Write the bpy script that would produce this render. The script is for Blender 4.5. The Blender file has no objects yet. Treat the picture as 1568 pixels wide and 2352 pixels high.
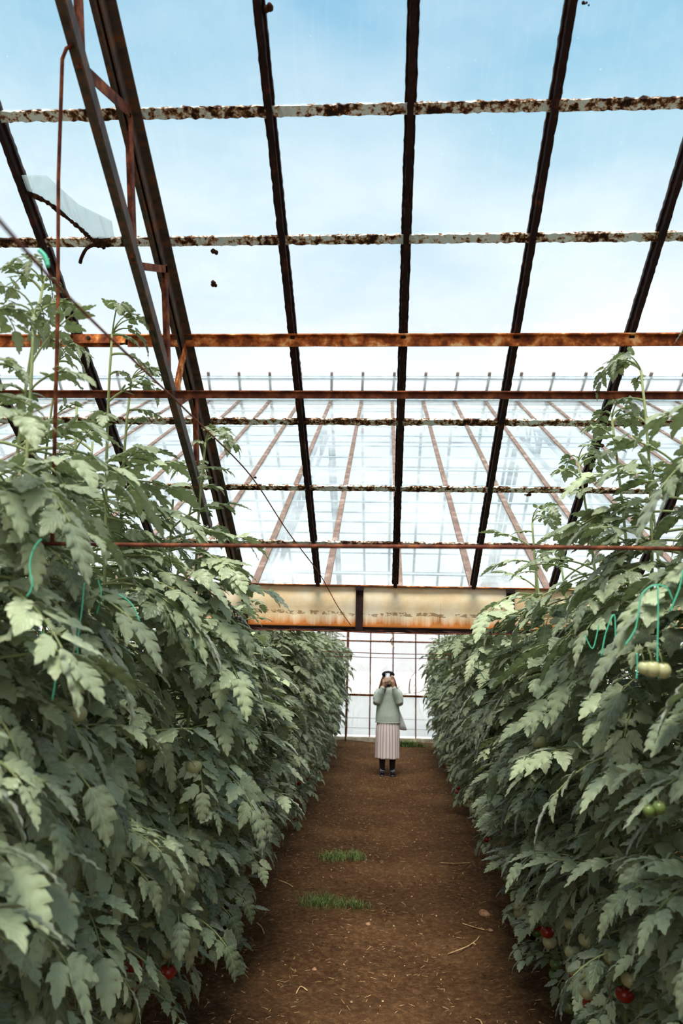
import bpy, bmesh, math, random
from mathutils import Vector as V, Matrix
from mathutils import noise as mn
rnd = random.Random(7)
C = bpy.context.scene
col = C.collection
# ------------------------------------------------------------------ camera
F, PIT, YAW, ROLL = 1688.25, .1976, .0593, .0232
AL = .5225; TA = math.tan(AL)
H = 1.83                      # eye height
YG, ZG = 5.086, H + .4975     # valley gutter edge
S = .5322; X0 = .0801         # rafter spacing, first rafter
P, PJ = .522, .4696           # pane length along the slope, first strip
YN, X1 = 5.344, .1152         # next bay
YR = 12.226; ZR = ZG + (YR - YN) * math.tan(.5213)
YW, X2 = 17.70, .2493         # end wall
YP = 12.77                    # person
cyw, syw = math.cos(YAW), math.sin(YAW)
FW = V((-syw * math.cos(PIT), cyw * math.cos(PIT), math.sin(PIT)))
r_ = V((cyw, syw, 0)); u_ = r_.cross(FW)
RT = r_ * math.cos(ROLL) + u_ * math.sin(ROLL)
UP = -r_ * math.sin(ROLL) + u_ * math.cos(ROLL)
EYE = V((0, 0, H))
cd = bpy.data.cameras.new('camera'); cam = bpy.data.objects.new('camera', cd); col.objects.link(cam)
cam.matrix_world = Matrix(((RT.x, UP.x, -FW.x, 0), (RT.y, UP.y, -FW.y, 0), (RT.z, UP.z, -FW.z, H), (0, 0, 0, 1)))
cd.sensor_fit = 'HORIZONTAL'; cd.sensor_width = 24; cd.lens = F * 24 / 1568
cd.clip_start = .05; cd.clip_end = 300
cd.dof.use_dof = True; cd.dof.focus_distance = 4.6; cd.dof.aperture_fstop = 2.8
C.camera = cam
def ray(px, py): return FW * F + RT * (px - 784) - UP * (py - 1176)
def atY(px, py, Y): d = ray(px, py); return EYE + d * (Y / d.y)
def atX(px, py, X): d = ray(px, py); return EYE + d * (X / d.x)
def atZ(px, py, Z=0): d = ray(px, py); return EYE + d * ((Z - H) / d.z)

# ------------------------------------------------------------------ materials
def lin(*c):
    return tuple(((v / 255 + .055) / 1.055) ** 2.4 if v > 10 else v / 255 / 12.92 for v in c) + (1,)
def mat(name, c=(128, 128, 128), rough=.6, spec=.4, metal=0):
    m = bpy.data.materials.new(name); m.use_nodes = True
    b = m.node_tree.nodes['Principled BSDF']
    b.inputs['Base Color'].default_value = lin(*c); b.inputs['Roughness'].default_value = rough
    b.inputs['Specular IOR Level'].default_value = spec; b.inputs['Metallic'].default_value = metal
    return m
class N:
    def __init__(s, m): s.t = m.node_tree; s.n = s.t.nodes; s.l = s.t.links
    def new(s, kind, **kw):
        n = s.n.new('ShaderNode' + kind)
        for k, v in kw.items():
            if hasattr(n, k): setattr(n, k, v)
            else: n.inputs[k.replace('_', ' ')].default_value = v
        return n
    def link(s, a, b): s.l.new(a, b)
    def coord(s, scale=(1, 1, 1), kind='Object'):
        tc = s.new('TexCoord'); mp = s.new('Mapping'); mp.inputs['Scale'].default_value = scale
        s.link(tc.outputs[kind], mp.inputs['Vector']); return mp.outputs['Vector']
    def noise(s, vec, scale, detail=4, rough=.6):
        n = s.new('TexNoise'); n.inputs['Scale'].default_value = scale; n.inputs['Detail'].default_value = detail
        n.inputs['Roughness'].default_value = rough; s.link(vec, n.inputs['Vector']); return n.outputs['Fac']
    def ramp(s, fac, stops):
        r = s.new('ValToRGB'); e = r.color_ramp.elements
        while len(e) > 1: e.remove(e[-1])
        e[0].position = stops[0][0]; e[0].color = stops[0][1]
        for p, c in stops[1:]:
            q = e.new(p); q.color = c
        s.link(fac, r.inputs['Fac']); return r.outputs['Color']
    def mix(s, f, a, b, t='MIX'):
        m = s.new('MixRGB', blend_type=t)
        for i, v in ((0, f), (1, a), (2, b)):
            if isinstance(v, (int, float, tuple)): m.inputs[i].default_value = v
            else: s.link(v, m.inputs[i])
        return m.outputs[0]
    def bump(s, h, b, strength=.5, dist=.01):
        n = s.new('Bump'); n.inputs['Strength'].default_value = strength; n.inputs['Distance'].default_value = dist
        s.link(h, n.inputs['Height']); s.link(n.outputs[0], b.inputs['Normal'])
BS = 'Principled BSDF'
def noisy(name, cols, scale, rough=.8, spec=.2, sc=(1, 1, 1), bump=.4, dist=.004, detail=5):
    m = mat(name, cols[0][1], rough, spec); n = N(m); b = n.n[BS]
    v = n.coord(sc); f = n.noise(v, scale, detail)
    n.link(n.ramp(f, [(p, lin(*c)) for p, c in cols]), b.inputs['Base Color'])
    if bump: n.bump(n.noise(v, scale * 3, 3), b, bump, dist)
    return m
M = {}
M['dark'] = noisy('silhouette_black_steel', [(.35, (26, 12, 12)), (.6, (40, 20, 17)), (.72, (78, 38, 22))], 14)  # dark steel; the rafters' backlit silhouette is put into the near-black colour
M['steel'] = noisy('weathered_steel', [(.3, (44, 34, 30)), (.5, (70, 58, 50)), (.62, (96, 62, 42)), (.75, (120, 66, 34))], 9, .6, .35, (1, 3, 1))
M['rust'] = noisy('orange_rust', [(.3, (74, 34, 20)), (.45, (128, 66, 34)), (.56, (196, 110, 52)), (.66, (236, 184, 124))], 16, .85, .15)
M['rustdark'] = noisy('brown_rust', [(.3, (56, 26, 20)), (.5, (104, 54, 36)), (.7, (158, 92, 58))], 18, .8, .2)
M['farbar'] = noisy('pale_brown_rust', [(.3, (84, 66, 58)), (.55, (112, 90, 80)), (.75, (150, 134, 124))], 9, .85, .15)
M['farmetal'] = noisy('haze_tinted_metal', [(.3, (120, 140, 148)), (.6, (160, 176, 182)), (.75, (130, 110, 96))], 8, .7, .2)  # next bay's metal, with the pale blue haze of the glass painted in
# flaking glazing putty : white-blue flakes over rust and black
m = mat('flaking_putty', rough=.85, spec=.15); n = N(m); b = n.n[BS]
v = n.coord((1, 1, 1)); f = n.noise(v, 34, 6, .72); g = n.noise(v, 5, 2)
fm = n.new('Math', operation='ADD'); n.link(f, fm.inputs[0])
gm = n.new('Math', operation='MULTIPLY_ADD'); n.link(g, gm.inputs[0]); gm.inputs[1].default_value = .5; gm.inputs[2].default_value = -.25
n.link(gm.outputs[0], fm.inputs[1])
n.link(n.ramp(fm.outputs[0], [(.38, lin(34, 20, 14)), (.46, lin(84, 50, 28)), (.5, lin(170, 130, 92)), (.55, lin(206, 216, 214)), (.75, lin(188, 206, 212))]), b.inputs['Base Color'])
n.bump(f, b, .7, .004)
M['putty'] = m
M['debris'] = noisy('black_putty_crumbs', [(.4, (30, 18, 12)), (.65, (70, 44, 26))], 40, .95, .1)

def glass(name, dirt=.05, tint=(.93, .97, .97), streak=.25, whiten=(225, 235, 238)):
    m = mat(name); n = N(m); n.n.remove(n.n[BS]); out = n.n['Material Output']
    tr = n.new('BsdfTransparent'); tr.inputs[0].default_value = tint + (1,)
    gl = n.new('BsdfGlossy'); gl.inputs['Roughness'].default_value = .04
    df = n.new('BsdfDiffuse'); df.inputs[0].default_value = lin(*whiten)
    tl = n.new('BsdfTranslucent'); tl.inputs[0].default_value = lin(*whiten)
    dd = n.new('MixShader'); dd.inputs[0].default_value = .6; n.link(df.outputs[0], dd.inputs[1]); n.link(tl.outputs[0], dd.inputs[2])
    v = n.coord((1, 1, 1)); vs = n.coord((26, 1.2, 1.2))
    a = n.noise(v, 1.3, 5); s_ = n.noise(vs, 1.5, 4); sp = n.noise(v, 60, 2)
    r1 = n.ramp(a, [(.35, (dirt * .5,) * 3 + (1,)), (.7, (min(1, dirt * 1.8),) * 3 + (1,))])
    r2 = n.ramp(s_, [(.5, (0, 0, 0, 1)), (.75, (streak,) * 3 + (1,))])
    r3 = n.ramp(sp, [(.72, (0, 0, 0, 1)), (.78, (.35, .35, .35, 1))])
    sm = n.mix(1, n.mix(1, r1, r2, 'ADD'), r3, 'ADD')
    m1 = n.new('MixShader'); n.link(sm, m1.inputs[0]); n.link(tr.outputs[0], m1.inputs[1]); n.link(dd.outputs[0], m1.inputs[2])
    fr = n.new('Fresnel'); fr.inputs[0].default_value = 1.5
    m2 = n.new('MixShader'); n.link(fr.outputs[0], m2.inputs[0]); n.link(m1.outputs[0], m2.inputs[1]); n.link(gl.outputs[0], m2.inputs[2])
    n.link(m2.outputs[0], out.inputs['Surface'])
    return m
M['glass'] = glass('roof_glass', .035, (.96, .985, .985), .04)
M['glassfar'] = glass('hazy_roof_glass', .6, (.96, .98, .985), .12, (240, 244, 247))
M['glasswall'] = glass('misted_glass', .35, (.97, .97, .97), .1, (238, 238, 236))
M['whitewash'] = glass('whitewashed_glass', 1.7, (.97, .97, .97), .1, (248, 250, 250))
m = M['shard'] = glass('dirty_broken_glass', .35, (.93, .97, .97), .3)

# cream gutter board with rust stains
m = mat('cream_paint_with_rust', rough=.75, spec=.2); n = N(m); b = n.n[BS]
v = n.coord((1, 1, 1)); big = n.noise(v, 2.2, 6, .7); fine = n.noise(v, 22, 5, .7); drip = n.noise(n.coord((9, 1, .8)), 1.6, 5, .65)
sx = n.new('SeparateXYZ'); n.link(v, sx.inputs[0])
def math_(op, a, b_=None, c_=None):
    q = n.new('Math', operation=op)
    for i, w in enumerate((a, b_, c_)):
        if w is None: continue
        if isinstance(w, (int, float)): q.inputs[i].default_value = w
        else: n.link(w, q.inputs[i])
    return q.outputs[0]
base = n.ramp(big, [(.35, lin(222, 182, 132)), (.5, lin(236, 210, 170)), (.62, lin(244, 228, 200))])
low = math_('MULTIPLY_ADD', sx.outputs['Z'], -9.0, -1.95)          # strong near the bottom edge (z from -0.30)
st = math_('ADD', low, math_('MULTIPLY', drip, 1.2))
c1 = n.mix(n.ramp(st, [(.45, (0, 0, 0, 1)), (1.9, (1, 1, 1, 1))]), base, lin(176, 104, 44))
band = math_('ABSOLUTE', math_('ADD', sx.outputs['Z'], math_('MULTIPLY_ADD', big, .10, .135)))
bk = math_('MULTIPLY', math_('LESS_THAN', band, .011), math_('GREATER_THAN', fine, .5))
c2 = n.mix(math_('MULTIPLY', bk, .65), c1, lin(112, 70, 32))
c3 = n.mix(n.ramp(drip, [(.64, (0, 0, 0, 1)), (.74, (.8, .8, .8, 1))]), c2, lin(150, 104, 56))
edge = math_('LESS_THAN', sx.outputs['Z'], -.277)
c4 = n.mix(edge, c3, lin(44, 26, 18))
n.link(c4, b.inputs['Base Color']); n.bump(fine, b, .3, .003)
M['cream'] = m

# soil
m = mat('brown_soil', rough=.95, spec=.1); n = N(m); b = n.n[BS]
v = n.coord(); a = n.noise(v, 1.1, 6, .65); c = n.noise(v, 26, 6, .75); d = n.noise(v, 120, 3, .7)
k1 = n.ramp(a, [(.32, lin(64, 42, 27)), (.5, lin(110, 78, 50)), (.68, lin(156, 116, 78))])
k2 = n.ramp(c, [(.3, lin(50, 31, 19)), (.5, lin(116, 82, 52)), (.72, lin(188, 142, 98))])
k3 = n.mix(.55, k1, k2)
sp = n.ramp(d, [(.70, (0, 0, 0, 1)), (.76, (1, 1, 1, 1))])
n.link(n.mix(math_('MULTIPLY', sp, .5), k3, lin(188, 158, 120)), b.inputs['Base Color'])
hh = math_('ADD', math_('MULTIPLY', a, .5), c); n.bump(hh, b, 1, .06)
M['soil'] = m
M['pale'] = noisy('pale_dry_ground', [(.35, (205, 200, 190)), (.65, (228, 226, 220))], 2)
M['concrete'] = noisy('mossy_concrete', [(.3, (130, 122, 98)), (.5, (186, 174, 150)), (.7, (216, 206, 186))], 9)
M['tote_pale'] = mat('pale_sealant', (214, 214, 208), .8)
M['straw'] = noisy('dry_straw', [(.4, (160, 124, 84)), (.6, (206, 172, 126))], 20)
M['stone'] = noisy('tan_stone', [(.4, (132, 92, 66)), (.6, (176, 134, 102))], 25)

# leaves
def leafmat(name, dark, light, trans=.25):
    m = mat(name, rough=.42, spec=.5); n = N(m); b = n.n[BS]; out = n.n['Material Output']
    uv = n.new('UVMap'); sep = n.new('SeparateXYZ'); n.link(uv.outputs[0], sep.inputs[0])
    def mt(op, a, b_=None, c_=None):
        q = n.new('Math', operation=op)
        for i, w in enumerate((a, b_, c_)):
            if w is None: continue
            if isinstance(w, (int, float)): q.inputs[i].default_value = w
            else: n.link(w, q.inputs[i])
        return q.outputs[0]
    u = mt('ABSOLUTE', sep.outputs[0]); vv = sep.outputs[1]
    # veins leave the midrib at an angle: phase = 8*(v - .45*u)
    ph = mt('FRACT', mt('MULTIPLY', mt('SUBTRACT', vv, mt('MULTIPLY', u, .30)), 7.0))
    vein = mt('LESS_THAN', mt('ABSOLUTE', mt('SUBTRACT', ph, .5)), .055)
    midr = mt('LESS_THAN', u, .035)
    ve = mt('MAXIMUM', vein, midr)
    at = n.new('Attribute'); at.attribute_name = 'tone'
    oi = n.new('ObjectInfo')
    nz = n.noise(n.coord(), 12, 3)
    tone = mt('ADD', mt('MULTIPLY', at.outputs['Fac'], .7), mt('MULTIPLY', nz, .35))
    c = n.ramp(tone, [(.15, dark), (.85, light)])
    hs = n.new('HueSaturation'); n.link(c, hs.inputs['Color'])
    n.link(mt('MULTIPLY_ADD', oi.outputs['Random'], .25, .88), hs.inputs['Value'])
    c = n.mix(mt('MULTIPLY', ve, .35), hs.outputs[0], lin(166, 178, 138))
    geo = n.new('NewGeometry')
    c = n.mix(mt('MULTIPLY', geo.outputs['Backfacing'], .45), c, lin(140, 156, 120))
    n.link(c, b.inputs['Base Color'])
    b.inputs['Sheen Weight'].default_value = .25; b.inputs['Sheen Roughness'].default_value = .4
    hgt = mt('ABSOLUTE', mt('SUBTRACT', ph, .5))
    n.bump(mt('ADD', mt('MULTIPLY', hgt, 1.2), nz), b, .28, .004)
    tl = n.new('BsdfTranslucent'); n.link(n.mix(.5, c, lin(150, 180, 80)), tl.inputs[0])
    mx = n.new('MixShader'); mx.inputs[0].default_value = trans
    n.link(b.outputs[0], mx.inputs[1]); n.link(tl.outputs[0], mx.inputs[2]); n.link(mx.outputs[0], out.inputs['Surface'])
    return m
M['leaf'] = leafmat('tomato_leaf', lin(52, 64, 34), lin(184, 194, 152), .13)
M['stem'] = noisy('green_stem', [(.35, (112, 124, 78)), (.65, (148, 156, 104))], 12, .6, .3, bump=0)
M['gtom'] = mat('green_tomato', (98, 114, 56), .25, .5)
M['ptom'] = mat('pale_tomato', (178, 176, 128), .3, .5)
M['rtom'] = mat('red_tomato', (138, 34, 20), .25, .5)
M['twine'] = mat('teal_twine', (86, 186, 150), .5, .3)
M['weed'] = noisy('grass_green', [(.4, (74, 96, 48)), (.6, (120, 140, 78))], 30, .8, .2, bump=0)
M['twig'] = noisy('bare_twig', [(.4, (140, 120, 108)), (.6, (176, 158, 146))], 10, .9, .1, bump=0)
M['flower'] = mat('yellow_petal', (206, 160, 60), .6, .2)

# ------------------------------------------------------------------ helpers
def tag(o, label=None, cat=None, group=None, kind=None):
    if label: o['label'] = label
    if cat: o['category'] = cat
    if group: o['group'] = group
    if kind: o['kind'] = kind
    return o
def empty(name, loc=(0, 0, 0), rz=0):
    o = bpy.data.objects.new(name, None); o.location = loc; o.rotation_euler = (0, 0, rz); o.empty_display_size = .1
    col.objects.link(o); return o
def link(name, bm, mats, parent=None, smooth=False, loc=None):
    me = bpy.data.meshes.new(name)
    if loc is not None: bmesh.ops.translate(bm, verts=bm.verts, vec=-V(loc))
    bm.normal_update(); bm.to_mesh(me); bm.free()
    for q in (mats if isinstance(mats, (list, tuple)) else [mats]): me.materials.append(q)
    if smooth:
        for p in me.polygons: p.use_smooth = True
    o = bpy.data.objects.new(name, me); col.objects.link(o)
    if loc is not None: o.location = loc
    if parent: o.parent = parent
    return o
def box(bm, c, s, R=None):
    g = bmesh.ops.create_cube(bm, size=1)
    for v in g['verts']:
        p = V((v.co.x * s[0], v.co.y * s[1], v.co.z * s[2]))
        if R is not None: p = R @ p
        v.co = p + V(c)
    return g['verts']
def tube(bm, pts, rad, seg=8, cap=True, sy=1.0, up=V((0, 0, 1))):
    pts = [V(p) for p in pts]; rings = []
    rr = rad if isinstance(rad, (list, tuple)) else [rad] * len(pts)
    for i, p in enumerate(pts):
        a = pts[max(0, i - 1)]; b = pts[min(len(pts) - 1, i + 1)]
        t = (b - a).normalized()
        q = up if abs(t.dot(up)) < .95 else V((0, 1, 0))
        s_ = t.cross(q).normalized(); w = s_.cross(t).normalized()
        rings.append([bm.verts.new(p + s_ * math.cos(2 * math.pi * k / seg) * rr[i] + w * math.sin(2 * math.pi * k / seg) * rr[i] * sy) for k in range(seg)])
    for i in range(len(rings) - 1):
        for k in range(seg):
            bm.faces.new((rings[i][k], rings[i][(k + 1) % seg], rings[i + 1][(k + 1) % seg], rings[i + 1][k]))
    if cap:
        bm.faces.new(rings[0][::-1]); bm.faces.new(rings[-1])
    return rings
def ellip(bm, c, r, seg=16, rings=12, R=None):
    g = bmesh.ops.create_uvsphere(bm, u_segments=seg, v_segments=rings, radius=1)
    for v in g['verts']:
        p = V((v.co.x * r[0], v.co.y * r[1], v.co.z * r[2]))
        if R is not None: p = R @ p
        v.co = p + V(c)
def profile_bar(bm, A, B, prof, upv, n=1, jit=0):
    """sweep a 2D profile [(side, up)...] from A to B; jit roughens the outline"""
    A, B = V(A), V(B); t = (B - A).normalized(); sd = t.cross(V(upv)).normalized(); uv = sd.cross(t).normalized()
    rows = []
    for i in range(n + 1):
        c = A.lerp(B, i / n); row = []
        for a, b_ in prof:
            ja, jb = ((rnd.gauss(0, jit), rnd.gauss(0, jit * .7)) if jit else (0, 0))
            row.append(bm.verts.new(c + sd * (a + ja) + uv * (b_ + jb)))
        rows.append(row)
    k = len(prof)
    for i in range(n):
        for j in range(k):
            bm.faces.new((rows[i][j], rows[i + 1][j], rows[i + 1][(j + 1) % k], rows[i][(j + 1) % k]))
    bm.faces.new(rows[0]); bm.faces.new(rows[-1][::-1])
def Tprof(w, h, t): return [(-w / 2, 0), (-w / 2, t), (w / 2, t), (w / 2, 0), (t / 2, 0), (t / 2, -h), (-t / 2, -h), (-t / 2, 0)]
def Lprof(w, h, t): return [(-w / 2, h / 2), (w / 2, h / 2), (w / 2, h / 2 - t), (-w / 2 + t, h / 2 - t), (-w / 2 + t, -h / 2), (-w / 2, -h / 2)]
def Bprof(w, h): return [(-w / 2, -h / 2), (-w / 2, h / 2), (w / 2, h / 2), (w / 2, -h / 2)]
def Cprof(w, h, t): return [(-w / 2, -h / 2), (-w / 2, h / 2), (w / 2, h / 2), (w / 2, -h / 2), (w / 2 - t, -h / 2), (w / 2 - t, h / 2 - t), (-w / 2 + t, h / 2 - t), (-w / 2 + t, -h / 2)]

# ------------------------------------------------------------------ ground
bm = bmesh.new()
def gz(x, y):
    e = 1 if abs(x) > .8 else abs(x) / .8
    return .028 * mn.noise((x * 1.3, y * .9, 1)) + .016 * mn.noise((x * 5, y * 4, 4)) + .011 * mn.noise((x * 17, y * 15, 9)) + .006 * mn.noise((x * 40, y * 34, 3)) + .03 * e * e - .02
nx, ny = 150, 620; gx = []
for j in range(ny + 1):
    y = 1.5 + (YW - .1 - 1.5) * (j / ny) ** 1.25; row = []
    for i in range(nx + 1):
        x = -1.5 + 3.2 * i / nx; row.append(bm.verts.new((x, y, gz(x, y))))
    gx.append(row)
for j in range(ny):
    for i in range(nx): bm.faces.new((gx[j][i], gx[j][i + 1], gx[j + 1][i + 1], gx[j + 1][i]))
tag(link('floor', bm, M['soil'], None, True), kind='structure')
bm = bmesh.new(); 
q = [bm.verts.new(p) for p in ((-12, -10, -.05), (12, -10, -.05), (12, YW, -.05), (-12, YW, -.05))]; bm.faces.new(q)
tag(link('floor', bm, M['soil']), kind='structure')
bm = bmesh.new()
q = [bm.verts.new(p) for p in ((-60, YW + .05, -.04), (60, YW + .05, -.04), (60, 120, -.04), (-60, 120, -.04))]; bm.faces.new(q)
tag(link('ground_outside', bm, M['pale']), kind='structure')

# ------------------------------------------------------------------ roofs
def slope_roof(name, Ya, Za, Yb, Zb, xs, strips, gm, rm, pm, w, h, jit, nseg, xlo, xhi, rough=True):
    """glazed slope from eave (Ya,Za) to ridge (Yb,Zb)"""
    A, B = V((0, Ya, Za)), V((0, Yb, Zb)); L = (B - A).length; t = (B - A) / L; up = V((0, -t.z, t.y)) if t.y > 0 else V((0, t.z, -t.y))
    bm = bmesh.new(); cuts = [0] + strips + [L]
    xs = sorted(xs)
    for a, b_ in zip(cuts[:-1], cuts[1:]):
        for x, x_ in zip(xs[:-1], xs[1:]):
            d = rnd.gauss(0, .0015); e = rnd.gauss(0, .0015)
            vs = [bm.verts.new(V((xx, 0, 0)) + A + t * s_ + up * (.008 + o)) for xx, s_, o in ((x, a, d), (x_, a, -d), (x_, b_ , e), (x, b_, -e))]
            f = bm.faces.new(vs)
    root = tag(link(name, bm, gm), kind='structure')
    for x in xs:
        bm = bmesh.new()
        profile_bar(bm, V((x, 0, 0)) + A + t * (.03 if rough else 0), V((x, 0, 0)) + B, Tprof(w, h, w * .55 if rough else .024), up, nseg, jit)
        link('rafter', bm, rm, root)
    for s_ in strips:
        c = A + t * s_ + up * .0
        bm = bmesh.new()
        profile_bar(bm, c + V((xs[0], 0, 0)), c + V((xs[-1], 0, 0)), Bprof(.040 if rough else .03, .012), up, 500 if rough else 2, .0018 if rough else 0)
        link('purlin', bm, pm, root)
    return root, A, B, t, up
LS = 7.9
xs_near = [X0 + k * S for k in range(-7, 8)]
strips = [PJ + P * i for i in range(14)]
root, A, B, T_, U_ = slope_roof('ceiling', YG, ZG, YG - LS * math.cos(AL), ZG + LS * math.sin(AL), xs_near, [s for s in strips if s < LS - .2],
    M['glass'], M['dark'], M['putty'], .043, .03, .0010, 420, 0, 0)
# lower glazing edge in white flakes next to every strip : thin flat bead under the strip
def on_slope(x, s_, down=0): return V((x, 0, 0)) + A + T_ * s_ - U_ * down
# next bay
AL2 = .5213
xs_far = [X1 + k * S for k in range(-14, 15)]
n2 = [.30 + .60 * i for i in range(14)]
L2 = (V((0, YR, ZR)) - V((0, YN, ZG))).length
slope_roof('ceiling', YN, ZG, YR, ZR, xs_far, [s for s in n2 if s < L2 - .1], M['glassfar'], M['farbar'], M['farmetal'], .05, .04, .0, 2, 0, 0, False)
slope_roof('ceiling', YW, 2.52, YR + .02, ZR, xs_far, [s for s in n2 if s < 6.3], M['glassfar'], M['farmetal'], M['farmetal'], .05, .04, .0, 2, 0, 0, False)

# ridge vents of next bay
rv = empty('ridge_vent', (0, YR, ZR)); tag(rv, 'hazy glass ridge vent with short bar stubs along the top of the next roof', 'roof vent')
bm = bmesh.new(); box(bm, (0, -.02, .02), (15, .10, .05)); link('ridge_cap', bm, M['farmetal'], rv)
bm = bmesh.new(); box(bm, (0, -.42, -.10), (15, .03, .10)); link('vent_rail', bm, M['farmetal'], rv)
bm = bmesh.new(); box(bm, (0, -.40, .26), (15, .03, .05)); link('vent_rail', bm, M['farmetal'], rv)
bm = bmesh.new()
q = [bm.verts.new(p) for p in ((-7.5, -.03, .02), (7.5, -.03, .02), (7.5, -.44, .26), (-7.5, -.44, .26))]; bm.faces.new(q); link('vent_pane', bm, M['glassfar'], rv)
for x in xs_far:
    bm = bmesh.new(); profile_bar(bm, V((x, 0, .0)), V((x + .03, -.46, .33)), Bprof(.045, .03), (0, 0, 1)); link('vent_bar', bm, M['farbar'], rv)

# ------------------------------------------------------------------ trusses
XT = X0 - 2 * S
def truss_pts():
    up = [atX(px, py, XT) for px, py in ((240, 20), (300, 240), (375, 600), (425, 785), (462, 935), (510, 1100))]
    lo = [atX(px, py, XT) for px, py in ((140, 20), (191, 165), (300, 600), (383, 870), (403, 930), (440, 1095))]
    return up, lo
tu, tl_ = truss_pts()
# straight chords: parallel to the slope, offset below it
offU = .055
def slope_coord(p):      # (distance up the slope, distance below it)
    d = p - A; return d.dot(T_), -d.dot(U_)
_q = [slope_coord(p) for p in tl_]; _ms = sum(a for a, _ in _q) / len(_q); _md = sum(b for _, b in _q) / len(_q)
_k = sum((a - _ms) * (b - _md) for a, b in _q) / sum((a - _ms) ** 2 for a, _ in _q)
def offL(s_): return _md + _k * (s_ - _ms)      # the chords part slightly towards the ridge
def build_truss(x, rootname, label, end_s=7.4, start_s=.25, mirror=None, mats=None):
    mu, ml, mw = mats or (M['steel'], M['steel'], M['rustdark'])
    r = empty(rootname, (x, YG, ZG)); tag(r, label, 'roof truss')
    def loc(s_, d): return T_ * s_ - U_ * d
    flip = (lambda p: p) if mirror is None else mirror
    def bar(nm, a, b_, prof, m_, up=(1, 0, 0)):
        bm = bmesh.new(); profile_bar(bm, flip(a), flip(b_), prof, up, 1); return link(nm, bm, m_, r)
    for sx_ in (-.026, .026):
        bm = bmesh.new()
        profile_bar(bm, flip(loc(start_s, offU) + V((sx_, 0, 0))), flip(loc(end_s, offU) + V((sx_, 0, 0))),
                    Lprof(.042, .06, .007) if sx_ < 0 else [(-a, b_) for a, b_ in Lprof(.042, .06, .007)][::-1], (0, 0, 1), 1)
        link('top_chord', bm, mu, r)
    bar('bottom_chord', loc(start_s + .8, offL(start_s + .8)), loc(end_s, offL(end_s)), Lprof(.05, .05, .007), ml, (0, 0, 1))
    # web members as the photo shows them: the ends measured on the truss plane
    web = [((300, 250), (300, 598), .034), ((377, 602), (384, 872), .032), ((447, 905), (449, 1130), .036),
           ((190, 165), (302, 240), .04), ((306, 617), (378, 617), .03), ((424, 786), (400, 900), .05),
           ((404, 928), (440, 905), .024), ((172, -80), (178, 155), .04)]
    for p1, p2, w in web:
        a = slope_coord(atX(*p1, XT)); b_ = slope_coord(atX(*p2, XT))
        for q_ in (a, b_): pass
        cl = lambda q_: (q_[0], min(max(q_[1], offU), offL(q_[0])))
        a, b_ = cl(a), cl(b_)
        bar('web_bar', loc(*a), loc(*b_), Lprof(w, .03, .006), M['rust'] if (w == .05 and mats is None) else mw)
    # the part of the truss above the frame continues the zigzag
    for k in range(3):
        s0 = 5.6 + k * .8
        if s0 + .4 < end_s:
            bar('web_bar', loc(s0, offU), loc(s0 + .1, offL(s0 + .1)), Lprof(.035, .03, .006), mw)
            bar('web_bar', loc(s0 + .1, offL(s0 + .1)), loc(s0 + .75, offU), Lprof(.035, .03, .006), mw)
    return r
build_truss(XT, 'roof_truss', 'long rusty lattice roof truss running down the left side under the glass')
build_truss(X0 + 4 * S, 'roof_truss', 'rusty lattice roof truss at the right edge above the tall tomato plants')
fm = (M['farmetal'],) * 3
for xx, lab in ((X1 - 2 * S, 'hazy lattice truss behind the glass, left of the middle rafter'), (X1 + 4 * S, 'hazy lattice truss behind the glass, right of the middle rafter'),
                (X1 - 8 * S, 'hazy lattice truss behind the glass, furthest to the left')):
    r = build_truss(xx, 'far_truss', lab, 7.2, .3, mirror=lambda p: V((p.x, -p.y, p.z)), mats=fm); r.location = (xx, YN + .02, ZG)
    r = build_truss(xx, 'far_truss', lab + ' on its far slope', 6.0, .3, mats=fm); r.location = (xx, YW - .1, 2.50 )

# ------------------------------------------------------------------ tie bars and pipes
def hbar(name, p, x0, x1, prof, m_, label, cat='bar', n=1, jit=0):
    bm = bmesh.new(); c = V((0, p.y, p.z)); profile_bar(bm, V((x0, 0, 0)), V((x1, 0, 0)), prof, (0, 0, 1), n, jit)
    o = link(name, bm, m_); o.location = c; return tag(o, label, cat)
# rust channel under the third glazing strip
s3 = PJ + P * 3
c = on_slope(0, s3 + .035, .045)
r = empty('rusty_purlin', (0, c.y, c.z)); tag(r, 'wide orange rusted steel bar crossing beneath the roof rafters', 'steel bar')
for a, b_ in ((-4, XT - .31), (XT - .27, 4)):
    bm = bmesh.new(); profile_bar(bm, V((a, 0, 0)), V((b_, 0, 0)), Lprof(.035, .052, .006), (0, 0, 1), 40, .0006); link('bar', bm, M['rust'], r)
bm = bmesh.new(); box(bm, (XT - .40, -.022, 0), (.26, .005, .045)); link('splice_plate', bm, M['rust'], r)
for dx in (-.09, .02):
    bm = bmesh.new(); tube(bm, [(XT - .36 + dx, -.034, 0), (XT - .36 + dx, -.024, 0)], .009); link('bolt', bm, M['dark'], r)
# tie bar lying on the lower chord
p = atX(387, 905, XT); p = V((0, p.y, p.z)); pr = slope_coord(p)
hbar('tie_bar', p + V((0, .03, .01)), -4, 4, Lprof(.03, .028, .005), M['rustdark'], 'thin brown rusty angle bar crossing level with the far roof ridge', 'steel bar')
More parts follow.
